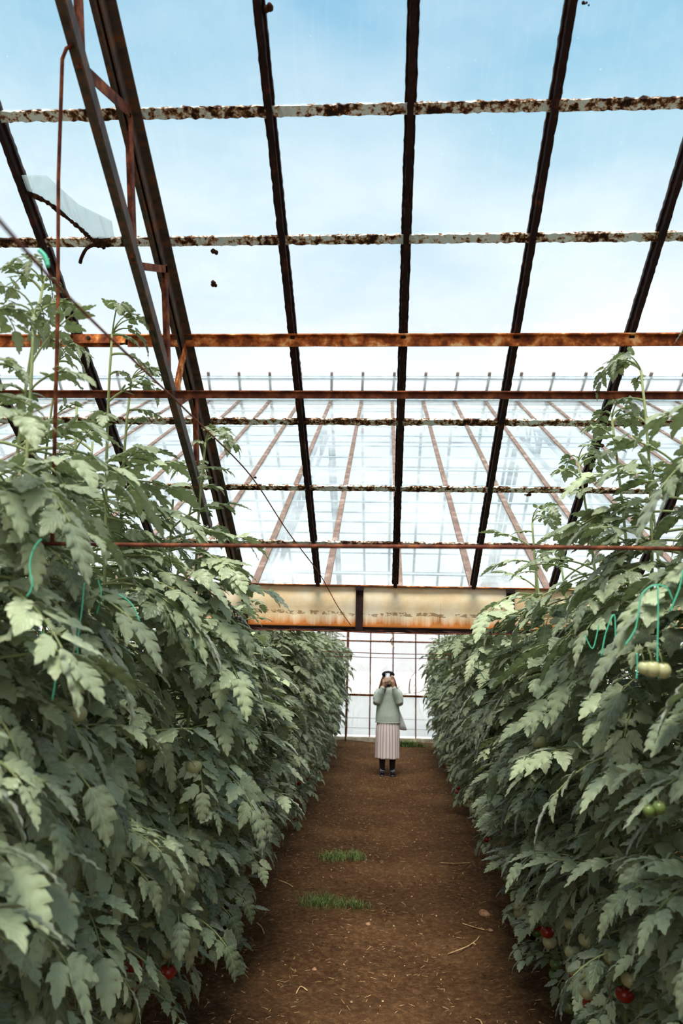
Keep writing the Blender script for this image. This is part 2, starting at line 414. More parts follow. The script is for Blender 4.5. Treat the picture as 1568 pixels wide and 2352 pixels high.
# crop pipe hanging near the camera
p = atX(128, 1247, XT); YH = p.y + .02
ph = atY(784, 1254, YH)
bm = bmesh.new()
pts = [V((x, 0, .006 * math.sin(x * 1.7))) for x in [-2.2 + .25 * i for i in range(20)]]
tube(bm, pts, .0062, 8); o = link('crop_rod', bm, M['rustdark'], None, True, None); o.location = (0, YH, ph.z)
tag(o, 'thin rusty horizontal rod crossing in front of the plants just above the gutter', 'rod')
bm = bmesh.new(); q0 = atY(148, 138, YH); q1 = atY(133, 700, YH); q2 = atY(120, 1250, YH)
hk = V((XT - .028, 0, 0)) + A + T_ * 3.42 - U_ * (offL(3.42) - .01)      # hooked on the edge of the bottom chord
tube(bm, [hk + V((.02, 0, .012)), hk, hk.lerp(q1, .04) + V((-.012, 0, 0)), hk.lerp(q1, .5) + V((-.012, 0, 0)), q1, q2], .0062, 8); o = link('hanger_rod', bm, M['rustdark'], None, True); tag(o, 'thin vertical rusty rod hanging from the truss at far left', 'rod')
for (py, Y, lab, rad) in ((1453, 5.0, 'thin rusty wire stretched right under the cream gutter', .004), (1501, 8.5, 'upper of two thin rusty wires crossing above the person', .005), (1511, 10.6, 'lower of two thin rusty wires crossing above the person', .005)):
    c = atY(900, py, Y); bm = bmesh.new()
    tube(bm, [V((-2.4 + .3 * i, 0, .004 * math.sin(i * 1.3))) for i in range(17)], rad, 6); o = link('support_wire', bm, M['rustdark'], None, True); o.location = (0, c.y, c.z); tag(o, lab, 'wire', 'support wires across the path')
# slanting wire
def spline(pts, n=6):
    pts = [V(p) for p in pts]; out = []
    for i in range(len(pts) - 1):
        p0 = pts[max(0, i - 1)]; p1 = pts[i]; p2 = pts[i + 1]; p3 = pts[min(len(pts) - 1, i + 2)]
        for k in range(n):
            t = k / n; out.append(.5 * ((2 * p1) + (p2 - p0) * t + (2 * p0 - 5 * p1 + 4 * p2 - p3) * t * t + (3 * p1 - p0 - 3 * p2 + p3) * t ** 3))
    out.append(pts[-1]); return out
w = [atY(*q) for q in ((-60, 440, .75), (190, 715, 1.35), (440, 955, 2.4), (575, 1092, 3.3), (660, 1220, 4.0), (728, 1310, 4.7), (752, 1350, 5.0), (775, 1392, 5.02), (805, 1436, 5.02))]
bm = bmesh.new(); tube(bm, spline(w), .0032, 6); tag(link('slanting_wire', bm, M['rustdark'], None, True), 'dark wire slanting down from upper left to the cream gutter', 'wire')

# ------------------------------------------------------------------ valley gutter
g = empty('valley_gutter', (0, YG, ZG)); tag(g, 'rust-stained cream valley gutter board spanning between the two roof bays', 'gutter')
bm = bmesh.new(); bmesh.ops.create_grid(bm, x_segments=200, y_segments=8, size=.5)
for v in bm.verts:
    x, z = v.co.x * 10, (v.co.y - .5) * .30
    v.co = (x, .012 * math.sin(z * 20) + .004 * mn.noise((x * 3, z * 6, 0)), z + (.008 * mn.noise((x * 5, 1, 1)) if z < -.29 else 0))
ret = bmesh.ops.extrude_face_region(bm, geom=bm.faces[:])
for v in [q for q in ret['geom'] if isinstance(q, bmesh.types.BMVert)]: v.co.y += .02
link('board', bm, M['cream'], g, True)
bm = bmesh.new(); profile_bar(bm, V((-5, -.01, -.012)), V((5, -.01, -.012)), Lprof(.05, .034, .006), (0, 0, 1), 80, .0008); link('top_flange', bm, M['rust'], g)
bm = bmesh.new(); profile_bar(bm, V((-5, .02, -.302)), V((5, .02, -.302)), Bprof(.06, .016), (0, 0, 1), 200, .0022); link('bottom_edge', bm, M['dark'], g)
bm = bmesh.new(); box(bm, (0, .13, -.29), (10, .24, .02)); box(bm, (0, .25, -.15), (10, .02, .3)); link('trough', bm, M['dark'], g)
for px in (562, 825, 1172):
    a = atY(px, 1400, YG - .02); bm = bmesh.new(); box(bm, (a.x, -.025, -.155), (.05, .022, .31)); box(bm, (a.x, -.04, -.02), (.055, .03, .03)); link('bracket', bm, M['dark'], g)
# gutter post on left and right inside the hedges
for x, lab in ((-1.02, 'dark steel gutter post half hidden in the left hedge'), (.98, 'dark steel gutter post half hidden in the right hedge')):
    bm = bmesh.new(); profile_bar(bm, (0, 0, 0), (0, 0, ZG - .3), Lprof(.05, .05, .006), (0, 1, 0)); o = link('gutter_post', bm, M['dark']); o.location = (x, YG + .06, 0); tag(o, lab, 'post')

# ------------------------------------------------------------------ end wall
zr1, zr2, ztop = atY(900, 1598, YW).z, atY(900, 1474, YW).z, 2.56
xw = [X2 + k * S for k in range(-18, 18)]
def wallpart(name, z0, z1, gm):
    bm = bmesh.new()
    for a, b_ in zip(xw[:-1], xw[1:]):
        q = [bm.verts.new(p) for p in ((a, 0, z0), (b_, 0, z0), (b_, 0, z1), (a, 0, z1))]; bm.faces.new(q)
    return link(name, bm, gm)
wall = wallpart('wall_back', .12, zr1, M['whitewash']); wall.location = (0, YW, 0); tag(wall, kind='structure')
up_ = wallpart('upper_glass', zr1, ztop, M['glasswall']); up_.parent = wall
for x in xw:
    bm = bmesh.new(); profile_bar(bm, V((x, -.01, .05)), V((x + rnd.gauss(0, .004), -.01, ztop)), Bprof(.028, .03), (0, 1, 0), 30, .0012); link('mullion', bm, M['rustdark'], wall)
for z, hh_, nm in ((zr1, .05, 'rail'), (zr2, .035, 'rail'), (ztop, .05, 'rail')):
    bm = bmesh.new(); profile_bar(bm, V((xw[0], -.03, z)), V((xw[-1], -.03, z)), Lprof(.05, hh_, .01), (0, 0, 1), 60, .001); link(nm, bm, M['rust'] if z != ztop else M['rustdark'], wall)
for z in (.5, .28):
    bm = bmesh.new(); profile_bar(bm, V((xw[0], .0, z)), V((xw[-1], .0, z)), Bprof(.006, .012), (0, 0, 1)); link('pane_joint', bm, M['tote_pale'], wall)
bm = bmesh.new(); profile_bar(bm, V((xw[0], 0, .02)), V((xw[-1], 0, .02)), Bprof(.16, .12), (0, 0, 1), 160, .006); o = link('trim_1', bm, M['concrete']); o.location = (0, YW - .04, 0); tag(o, kind='structure')
# latch stay: bent dark strap and slanting bar
st = empty('window_stay', tuple(atY(940, 1592, YW - .06))); tag(st, 'bent dark metal window stay standing on the back rail beside the person', 'window stay')
o_ = st.location
for nm, pts, rad in (('strap', [(954, 1543), (944, 1556), (940, 1572), (939, 1592)], .012), ('strap', [(955, 1571), (946, 1580), (940, 1593)], .009), ('stay_bar', [(1003, 1583), (955, 1591), (922, 1595)], .010)):
    bm = bmesh.new(); tube(bm, spline([atY(*q, YW - .06) - o_ for q in pts]), rad, 6, sy=.5); link(nm, bm, M['rustdark'], st, True)
bm = bmesh.new(); kn = spline([atY(*q, YW - .08) for q in ((899, 1452), (903, 1462), (897, 1472), (902, 1482), (904, 1490))])
tube(bm, kn, [.018 if i % 5 < 3 else .010 for i in range(len(kn))], 8); tag(link('hanging_rope', bm, M['straw'], None, True), 'knotted brown rope hanging from the upper rail behind the person', 'rope')
# far posts seen at the row ends
for px, Y, lab in ((1008, 17.0, 'rusty support post at the end of the right hedge'), (797, 17.2, 'rusty support post at the end of the left hedge')):
    c = atY(px, 1500, Y); bm = bmesh.new(); tube(bm, [(0, 0, 0), (0, 0, 2.5)], .016, 8); o = link('support_stake', bm, M['rustdark'], None, True); o.location = (c.x, Y, -.02); tag(o, lab, 'stake')

# bare shrubs outside the wall
def twigs(bm, p, d, L, r_0, lev):
    q = p + d * L; mid = p.lerp(q, .5) + V((rnd.gauss(0, .03), rnd.gauss(0, .03), 0)) * L
    tube(bm, [p, mid, q], [r_0, r_0 * .8, r_0 * .55], 5)
    if lev:
        for _ in range(3 if lev > 1 else 2):
            dd = (d + V((rnd.gauss(0, .45), rnd.gauss(0, .45), rnd.gauss(0, .25)))).normalized()
            twigs(bm, p.lerp(q, rnd.uniform(.45, 1)), dd, L * rnd.uniform(.55, .8), r_0 * .55, lev - 1)
for k, x in enumerate((-2.4, -1.1, .1, 1.3, 2.5)):
    bm = bmesh.new()
    for _ in range(7): twigs(bm, V((rnd.gauss(0, .2), 0, 0)), V((rnd.gauss(0, .3), rnd.gauss(0, .3), 1)).normalized(), .9, .012, 3)
    o = link('bare_shrub', bm, M['twig']); o.location = (x, YW + 3 + (k % 2), -.04)
    tag(o, ['leafless shrub outside, behind the left hedge end', 'leafless shrub outside, seen left of the person', 'leafless shrub outside, directly behind the person',
            'leafless shrub outside, behind the bent window stay', 'leafless shrub outside, behind the right hedge end'][k], 'shrub', 'bare shrubs outside the end wall')

# ------------------------------------------------------------------ broken glass and crumbs on the roof
def on_glass(px, py, lift=-.01):
    d = ray(px, py); nrm = U_; t = (A + nrm * lift - EYE).dot(nrm) / d.dot(nrm); return EYE + d * t
bm = bmesh.new()
ol = [(50, 403), (106, 403), (135, 430), (180, 470), (256, 508), (262, 545), (232, 548), (205, 545), (170, 505), (110, 465), (64, 443)]
vs = [bm.verts.new(on_glass(*q, -.012)) for q in ol]; f = bm.faces.new(vs)
ret = bmesh.ops.extrude_face_region(bm, geom=[f])
for v in [q for q in ret['geom'] if isinstance(q, bmesh.types.BMVert)]: v.co += U_ * .004
sh = link('glass_shard', bm, M['shard']); tag(sh, 'curved shard of dirty cracked glass lying on the roof at upper left', 'broken glass')
bm = bmesh.new(); cr = [on_glass(*q, -.016) for q in ((64, 443), (110, 466), (150, 497), (185, 526), (205, 545), (222, 556), (243, 562))]
cr = spline(cr, 10); tube(bm, cr, [.006 + .006 * rnd.random() + (.012 if i > 48 else 0) for i in range(len(cr))], 6)
tube(bm, spline([on_glass(*q, -.016) for q in ((222, 560), (200, 570), (188, 590), (184, 604))], 6), .008, 6); link('crack_putty', bm, M['debris'], sh)
for px, py, sz, lab in ((497, 580, .014, 'black crumb stuck on the glass, upper of two left of centre'), (488, 651, .012, 'black crumb stuck on the glass, lower of two left of centre'),
                   (616, 18, .016, 'black crumb stuck to the rafter at the top edge'), (1347, 10, .008, 'tiny black speck on the glass at the top right'),
                   (585, 1097, .009, 'small dark speck on the glass by the slanting wire'), (1213, 1137, .012, 'dark crumb on the glass above the right hedge'),
                   (1380, 1024, .012, 'dark crumb beside the right rafter')):
    bm = bmesh.new()
    for _ in range(4): ellip(bm, (rnd.gauss(0, sz * .7), rnd.gauss(0, sz * .5), rnd.gauss(0, sz * .15)), (sz * rnd.uniform(.4, .9),) * 3, 7, 5)
    o = link('putty_crumb', bm, M['debris']); o.location = on_glass(px, py, -.012); tag(o, lab, 'debris', 'crumbs on the roof glass')

# ------------------------------------------------------------------ tomato plants
def leaflet(B_, p, d, n_, L, w, droop, fold, tone, lobes=3, seg=12):
    d = d.normalized(); sd = d.cross(n_).normalized(); n_ = sd.cross(d).normalized()
    vs, fs, uvs, tn = B_
    base = len(vs); k = droop; tw = rnd.gauss(0, .15); jt = [rnd.gauss(0, .06) for _ in range(5)]
    for i in range(seg + 1):
        t = i / seg
        x = L * (math.sin(k * t) / k if abs(k) > .01 else t); z = -L * ((1 - math.cos(k * t)) / k if abs(k) > .01 else 0)
        a = -k * t; dl = d * math.cos(a) + n_ * math.sin(a); nl = -d * math.sin(a) + n_ * math.cos(a)
        c = p + d * x + n_ * z
        env = (math.sin(math.pi * min(1, t ** .60)) ** .8) * (1 - .25 * t) if 0 < t < 1 else 0
        tooth = 1 + (.20, -.20, .02)[(i + 1) % 3] * (1 - t * .5) + jt[i % 5]
        hw = w * env * tooth
        fwd = hw * (.42, -.02, .15)[(i + 1) % 3]
        for j, u in enumerate((-1, -.5, 0, .5, 1)):
            au = abs(u)
            lift = fold * hw * au - .55 * hw * au * au * fold * 1.6 + ((.05, -.03, .0)[(i + 1) % 3] * w if au == .5 else (-.08, .04, 0)[i % 3] * w * (au > .9)) + tw * hw * u
            sdd = sd * (hw * u); vs.append(c + sdd + dl * (fwd * au) + nl * lift); uvs.append((u, t)); tn.append(tone)
    for i in range(seg):
        for j in range(4):
            a = base + i * 5 + j; fs.append((a, a + 1, a + 6, a + 5))
def compound(B_, SB, p, az, e0, Lc, curve, tone, npair=3, scale=1.0):
    """one tomato leaf: arching stalk with paired leaflets"""
    hx = V((math.cos(az), math.sin(az), 0)); n = 9; pts = [p.copy()]; e = e0; q = p.copy(); fr = []
    for i in range(n):
        T = hx * math.cos(e) + V((0, 0, 1)) * math.sin(e); q = q + T * (Lc / n); pts.append(q.copy()); e -= curve / n * (1.4 - .5 * i / n)
        fr.append((q.copy(), T.copy()))
    tube(SB, pts, [.0042 * scale * (1 - .6 * i / n) + .0008 for i in range(n + 1)], 4, False)
    S_ = V((-hx.y, hx.x, 0))
    ks = [.36, .60, .83][-npair:] if npair <= 3 else [.28, .46, .66, .86]
    big = Lc * .34
    def upn(T): return S_.cross(-T).normalized() if S_.cross(-T).z > 0 else S_.cross(T).normalized()
    for s_ in ks:
        i = min(n - 1, int(s_ * n)); q, T = fr[i]; nn = upn(T)
        for sg in (-1, 1):
            L = big * rnd.uniform(.72, 1.05) * (1.05 - .25 * abs(s_ - .6)); a = rnd.uniform(.75, 1.1)
            d = T * math.cos(a) + S_ * (sg * math.sin(a)) + V((0, 0, -rnd.uniform(-.1, .2)))
            n1 = (nn + S_ * (sg * rnd.uniform(.0, .35)) + V((rnd.gauss(0, .3), rnd.gauss(0, .3), 0))).normalized()
            st = q + d.normalized() * L * .16
            tube(SB, [q, st], .0016 * scale, 3, False)
            leaflet(B_, st, d, n1, L, L * .28 * rnd.uniform(.85, 1.15), rnd.uniform(.0, .8), rnd.uniform(.1, 1.0), min(1, max(0, tone + rnd.gauss(0, .12))))
    for s_ in (.46, .72):
        i = min(n - 1, int(s_ * n)); q, T = fr[i]; nn = upn(T)
        for sg in (-1, 1):
            if rnd.random() < .6:
                L = big * rnd.uniform(.25, .4); d = T * .5 + S_ * sg + V((0, 0, -.2)); leaflet(B_, q, d, nn, L, L * .38, .5, .3, tone, seg=6)
    q, T = fr[-1]; nn = upn(T); L = big * rnd.uniform(1.05, 1.35)
    leaflet(B_, q, T + V((0, 0, -.15)), (nn + V((rnd.gauss(0, .15), rnd.gauss(0, .15), 0))).normalized(), L, L * .29, rnd.uniform(.2, .9), rnd.uniform(.1, 1.0), tone, seg=14)
def foliage_mesh(B_, name):
    vs, fs, uvs, tn = B_
    me = bpy.data.meshes.new(name); me.from_pydata([tuple(v) for v in vs], [], fs)
    uvl = me.uv_layers.new(name='UVMap'); li = [0] * len(me.loops); me.loops.foreach_get('vertex_index', li)
    fl = []
    for i in li: fl += uvs[i]
    uvl.data.foreach_set('uv', fl)
    at = me.attributes.new('tone', 'FLOAT', 'POINT'); at.data.foreach_set('value', tn)
    me.polygons.foreach_set('use_smooth', [True] * len(me.polygons)); me.materials.append(M['leaf']); me.update(); return me
def tomato_mesh(name, mt_, r):
    bm = bmesh.new(); ellip(bm, (0, 0, -r), (r, r, r * .88), 16, 12)
    for v in bm.verts:
        dd = math.hypot(v.co.x, v.co.y) / r
        if v.co.z > -r: v.co.z -= .22 * r * max(0, 1 - dd * 1.6)
    nf = len(bm.faces)
    for k in range(5):
        a = k * 2 * math.pi / 5; c, s_ = math.cos(a), math.sin(a)
        q = [bm.verts.new(w_) for w_ in ((0, 0, -.28 * r), (c * r * .4 - s_ * r * .16, s_ * r * .4 + c * r * .16, -.15 * r), (c * r * .95, s_ * r * .95, -.30 * r), (c * r * .4 + s_ * r * .16, s_ * r * .4 - c * r * .16, -.15 * r))]
        f = bm.faces.new(q); f.material_index = 1
    tube(bm, [(0, 0, -.25 * r), (.1 * r, 0, .4 * r), (.4 * r, 0, 1.1 * r)], .0028, 5); bm.faces.ensure_lookup_table()
    for f in bm.faces[nf:]: f.material_index = 1
    me = bpy.data.meshes.new(name); bm.to_mesh(me); bm.free(); me.materials.append(mt_); me.materials.append(M['stem'])
    for p_ in me.polygons: p_.use_smooth = True
    return me
TM = [tomato_mesh('green_tomato', M['gtom'], .031), tomato_mesh('pale_tomato', M['ptom'], .034), tomato_mesh('red_tomato', M['rtom'], .033)]
def make_variant(seed, Ht=2.5, shoot=.45, density=1.0):
    """local +x faces the path"""
    global rnd
    keep = rnd; rnd = random.Random(seed)
    B_ = ([], [], [], []); SB = bmesh.new(); ph = rnd.random() * 6
    def stem(z, o=0): return V((.05 * math.sin(z * 2.1 + ph) + o, .06 * math.sin(z * 1.6 + ph * 2), z))
    for o, top in ((0, Ht), (-.13, Ht - .25)):
        tube(SB, [stem(z * top / 16, o) for z in range(17)], [.011 * (1 - .55 * z / 16) for z in range(17)], 7)
    z = .22; dense_top = Ht - shoot; az = rnd.random() * 6
    while z < Ht:
        f = z / Ht
        if z < dense_top:
            cnt = (1 if z < .4 else 2); step = .043 / density
        else: cnt = 1; step = .085
        for _ in range(cnt):
            # lean to the path
            a = rnd.gauss(0, .85) if rnd.random() < .78 else rnd.uniform(-3.1, 3.1)
            L = rnd.uniform(.21, .42) * (1 if z < dense_top else max(.32, .85 - 1.1 * (z - dense_top) / shoot * .5))
            L *= .62 + .38 * min(1, z / 1.3)
            e0 = rnd.uniform(-.1, .55) if z < dense_top else rnd.uniform(.2, .9)
            cv = rnd.uniform(.4, 1.0)
            compound(B_, SB, stem(z, rnd.choice((0, -.13)) if z < Ht - .25 else 0), a, e0, L, cv, min(1, max(0, rnd.gauss(.5, .2))), 3 if rnd.random() < .8 else 4)
            az += 2.4
        z += step * rnd.uniform(.8, 1.2)
    # tip rosette
    for k in range(4): compound(B_, SB, stem(Ht), rnd.uniform(-3, 3), rnd.uniform(.6, 1.3), rnd.uniform(.12, .2), 1.6, .35, 3, .6)
    fol = foliage_mesh(B_, 'foliage'); sm = bpy.data.meshes.new('stem'); SB.to_mesh(sm); SB.free(); sm.materials.append(M['stem'])
    for p_ in sm.polygons: p_.use_smooth = True
    toms = []
    for cl in range(3):
        zc = rnd.uniform(.22, .7) if cl < 2 else rnd.uniform(.9, 1.5); a = rnd.gauss(0, .7); rr = rnd.uniform(.12, .27)
        for k in range(rnd.randint(2, 4)):
            toms.append((V((rr * math.cos(a) + rnd.gauss(0, .015), rr * math.sin(a) + rnd.gauss(0, .02), zc - k * .055)), (2 if (rnd.random() < .22 and cl < 2) else rnd.choice((0, 0, 1)))))
    rnd = keep
    return fol, sm, toms
VAR = [make_variant(100 + i, 2.5, (.45, .35, .6, .4, .5, .3)[i]) for i in range(6)]
ORD = ['first', 'second', 'third', 'fourth', 'fifth', 'sixth', 'seventh', 'eighth', 'ninth', 'tenth', 'eleventh', 'twelfth', 'thirteenth', 'fourteenth', 'fifteenth', 'sixteenth', 'seventeenth', 'eighteenth', 'nineteenth', 'twentieth']
ORD += ['twenty-' + o for o in ORD[:9]] + ['thirtieth'] + ['thirty-' + o for o in ORD[:9]] + ['fortieth'] + ['forty-' + o for o in ORD[:9]]
def plant(x, y, rz, sx, sz, vi, label, group, toms=True):
    fol, sm, tt = VAR[vi]
    r = bpy.data.objects.new('tomato_plant', None); r.location = (x, y, -.02); r.rotation_euler = (rnd.gauss(0, .03), rnd.gauss(0, .03), rz); r.scale = (sx, sx, sz); col.objects.link(r)
    tag(r, label, 'tomato plant', group)
    for nm, me in (('foliage', fol), ('stem', sm)):
        o = bpy.data.objects.new(nm, me); o.parent = r; col.objects.link(o)
    if toms:
        for p_, k in tt:
            o = bpy.data.objects.new('tomato', TM[k]); o.parent = r; o.location = p_; o.scale = (1, 1, sx / sz); col.objects.link(o)
            if k == 2: o['label'] = 'ripe red tomato'
    return r
def top_z(y, side):
    """height of the dense foliage top along the rows"""
    def roof(q): return ZG + (YG - q) * TA if q < YG else ZG - .28 + max(0, q - YN) * .574
    if y < 5.2:
        tab = [(1, 2.72), (1.7, 2.8), (2.2, 3.1), (3, 3.3), (3.6, 3.3), (5.2, 2.6)] if side < 0 else [(1, 2.85), (2.2, 3.0), (3.1, 3.25), (3.8, 2.9), (5.2, 2.85)]
        for (a, za), (b_, zb) in zip(tab[:-1], tab[1:]):
            if a <= y <= b_: z = za + (zb - za) * (y - a) / (b_ - a); break
        else: z = tab[0][1]
    else: z = 2.62
    return min(z, min(roof(y - .25), roof(y), roof(y + .28)) - .07)
rows = [(-1, 0, 1.17, .34, 1.15, 17.0), (1, 0, 1.13, .34, 1.05, 17.0), (-1, 1, 1.72, .44, 1.7, 16.5), (1, 1, 1.72, .44, 1.7, 16.5), (-1, 2, 2.7, .6, 2.8, 4.6), (1, 2, 2.7, .6, 2.8, 4.6)]
front_right = []
for side, rk, xr, sp_, y0, y1 in rows:
    y = y0; i = 0
    while y < y1:
        x = side * (xr + rnd.gauss(0, .03)) 
        if side > 0 and y > 4: x += .24 * (y - 4) / 13
        wide = 1.0; lean = .015
        if rk == 0 and 3.4 < y < 5.15: wide = 1.06; lean = .075
        vi = rnd.randrange(6); zt = top_z(y, side)
        sz = zt / 2.5 * rnd.uniform(.95, 1.0)
        sd_ = 'left' if side < 0 else 'right'
        where = ['in the front %s row beside the path' % sd_, 'in the second %s row from the path' % sd_, 'in the outermost %s row' % sd_][rk]
        lab = 'tomato plant %s, %s from the camera' % (where, ORD[i])
        pl_ = plant(x, y, (0 if side < 0 else math.pi) + rnd.gauss(0, .25), rnd.uniform(.92, 1.1) * wide, sz, vi, lab, 'tomato plants %s' % where, rk == 0 and y < 14)
        pl_.rotation_euler.y += lean * (1 if side < 0 else -1) * (1 if side < 0 else -1)
        if rk == 0 and side > 0: front_right.append(pl_)
        y += sp_ * rnd.uniform(.85, 1.15); i += 1

# pale tomatoes showing on the outside of the right row
host = min(front_right, key=lambda o: abs(o.location.y - 2.15))
minv = (Matrix.LocRotScale(host.location, host.rotation_euler, host.scale)).inverted()
for px, py, k, s_ in ((1478, 1516, 1, .5), (1496, 1514, 1, .62), (1520, 1518, 1, .6), (1488, 1846, 0, .45), (1512, 1838, 0, .5)):
    p_ = atY(px, py, 1.95); o = bpy.data.objects.new('tomato', TM[k]); o.parent = host; o.location = minv @ p_; o.scale = (s_,) * 3; col.objects.link(o)
    if k == 1: o['label'] = 'pale ripening tomato'
# ------------------------------------------------------------------ twine
tw = [([(95, 1238), (78, 1260), (68, 1300), (74, 1345), (62, 1370)], 1.7, 'green twine loop hanging at the far left edge of the foliage'),
      ([(193, 1340), (188, 1400), (178, 1480), (182, 1560), (174, 1585)], 2.1, 'green twine hanging straight down in the left foliage'),
      ([(225, 1330), (232, 1370), (222, 1410)], 2.2, 'short green twine beside the straight one in the left foliage'),
      ([(272, 1365), (300, 1385), (318, 1420), (324, 1460)], 2.3, 'curling green twine in the left foliage nearer the gutter'),
      ([(95, 1450), (108, 1490), (128, 1540), (120, 1610)], 1.8, 'green twine on a thick stem low in the left foliage'),
      ([(444, 1458), (440, 1475), (446, 1490)], 3.0, 'short green twine end in the left foliage below the gutter'),
      ([(1435, 1482), (1460, 1440), (1472, 1370), (1500, 1345), (1530, 1350), (1545, 1380)], 2.0, 'long arched green twine in the right foliage'),
      ([(1538, 1405), (1560, 1350), (1568, 1310)], 1.9, 'green twine leaning up at the right edge'),
      ([(1510, 1345), (1511, 1420), (1509, 1500), (1512, 1560)], 2.0, 'vertical green twine above the pale tomatoes'),
      ([(1380, 1508), (1392, 1450), (1410, 1412), (1413, 1470)], 2.3, 'green twine bent like a hook in the right foliage'),
      ([(1343, 1460), (1360, 1490), (1372, 1450), (1374, 1435)], 2.6, 'small green twine loop in the right foliage'),
      ([(1097, 1470), (1105, 1500), (1098, 1530), (1112, 1560)], 4.4, 'green twine hanging down the far right hedge'),
      ([(1462, 1500), (1463, 1530), (1461, 1560)], 2.1, 'short vertical green twine left of the pale tomatoes'),
      ([(90, 575), (104, 590), (110, 612)], 1.65, 'teal twine knot at the tip of the tallest left plant')]
for pts, Y, lab in tw:
    q = [atY(px, py, Y) for px, py in pts]; q = [V((min(abs(a.x), 9) * (1 if a.x > 0 else -1), a.y, a.z)) for a in q]
    bm = bmesh.new(); tube(bm, spline(q, 6), .0022 if 'knot' not in lab else .006, 5); tag(link('garden_twine', bm, M['twine'], None, True), lab, 'twine', 'green garden twine in the foliage')

# ------------------------------------------------------------------ path litter
def stone(px, py, r, lab):
    c = atZ(px, py); bm = bmesh.new(); bmesh.ops.create_icosphere(bm, subdivisions=3, radius=r)
    sd = rnd.random() * 50
    for v in bm.verts:
        k = 1 + .35 * mn.noise(v.co / r * .9 + V((sd, 0, 0))); v.co = V((v.co.x * k * 1.2, v.co.y * k, v.co.z * k * .75))
    o = link('stone', bm, M['stone'], None, True); o.location = (c.x, c.y, gz(c.x, c.y) + r * .35); tag(o, lab, 'stone', 'stones on the path')
stone(1112, 2108, .034, 'tan stone lying at the right edge of the path'); stone(1126, 2142, .016, 'small tan stone just below the larger one at the right edge')
stone(1120, 1990, .014, 'small pale stone at the right edge halfway down'); stone(845, 2120, .016, 'flat soil-coloured stone in the middle of the path'); stone(722, 2225, .013, 'small ochre stone left of the path centre near the camera')
def straw(pts, lab, r=.004):
    q = []
    for px, py in pts:
        c = atZ(px, py); q.append(V((c.x, c.y, gz(c.x, c.y) + .008)))
    bm = bmesh.new(); tube(bm, spline(q, 5), r, 6); tag(link('dry_stalk', bm, M['straw'], None, True), lab, 'dry stalk', 'dry stalks on the path')
straw([(1028, 2187), (1070, 2178), (1092, 2160), (1100, 2150)], 'long bent pale stalk on the right of the path')
straw([(1062, 2122), (1088, 2132), (1112, 2140)], 'thin stalk just above the long bent one')
straw([(640, 2026), (660, 2033), (672, 2040)], 'short pale stalk near the left hedge')
straw([(1010, 1985), (1045, 1990), (1080, 1986)], 'straight stalk crossing near the right hedge')
straw([(680, 2282), (690, 2270), (706, 2276)], 'curled pale stalk near the camera left of centre')
straw([(590, 2125), (600, 2138), (606, 2150)], 'short stalk under the left hedge leaves')
straw([(1092, 2330), (1102, 2336), (1108, 2348)], 'pale stalk end at the bottom right of the path')
bm = bmesh.new()
for _ in range(5200):
    y = 2.2 + 15 * rnd.random() ** 1.5; x = rnd.uniform(-1.15, 1.25); z = gz(x, y); s_ = rnd.uniform(.003, .011)
    k = rnd.random()
    if k < .5:
        vs = box(bm, (x, y, z + s_ * .3), (s_ * rnd.uniform(.7, 1.6), s_, s_ * .8), Matrix.Rotation(rnd.random() * 3, 3, 'Z') @ Matrix.Rotation(rnd.random(), 3, 'X'))
        mi = 0 if rnd.random() < .8 else 1
    else:
        vs = box(bm, (x, y, z + .003), (rnd.uniform(.012, .045), .0025, .002), Matrix.Rotation(rnd.random() * 3.1, 3, 'Z') @ Matrix.Rotation(rnd.gauss(0, .2), 3, 'Y')); mi = 1
    for f in {f for v in vs for f in v.link_faces}: f.material_index = mi
tag(link('soil_litter', bm, [M['soil'], M['straw']]), 'fine crumbs of soil and dry plant litter strewn over the path', 'litter', kind='stuff')
def weeds(px, py, w_, d_, n_, h_, lab, leafy=False):
    c = atZ(px, py); bm = bmesh.new()
    for _ in range(n_):
        x, y = rnd.gauss(0, w_), rnd.gauss(0, d_); z = gz(c.x + x, c.y + y); hh_ = h_ * rnd.uniform(.5, 1.2); a = rnd.random() * 6.3; l = V((math.cos(a), math.sin(a), 0)); s_ = V((-l.y, l.x, 0)) * (.0016 if not leafy else .006)
        p0 = V((x, y, z)); p1 = p0 + l * hh_ * .25 + V((0, 0, hh_ * .6)); p2 = p0 + l * hh_ * .7 + V((0, 0, hh_ * .85))
        a_ = [bm.verts.new(q) for q in (p0 - s_, p0 + s_, p1 + s_, p1 - s_)]; t_ = bm.verts.new(p2); bm.faces.new(a_); bm.faces.new((a_[3], a_[2], t_))
    o = link('weed_patch', bm, M['weed']); o.location = (c.x, c.y, 0); tag(o, lab, 'weeds', kind='stuff')
weeds(765, 1972, .07, .08, 340, .065, 'upper of two low weed patches growing in the path'); weeds(815, 1972, .05, .06, 200, .07, 'low weed tuft just right of the upper patch')
weeds(740, 2072, .09, .08, 560, .06, 'larger lower weed patch growing in the path'); weeds(815, 2078, .06, .04, 200, .05, 'thin weeds right of the lower patch')
weeds(820, 1813, .12, .06, 90, .02, 'sparse flat weeds in front of the person'); weeds(932, 1716, .13, .05, 260, .16, 'leafy green weeds at the foot of the end wall beside the skirt', True)
weeds(968, 1716, .1, .05, 70, .09, 'small weeds at the foot of the end wall near the right hedge', True)

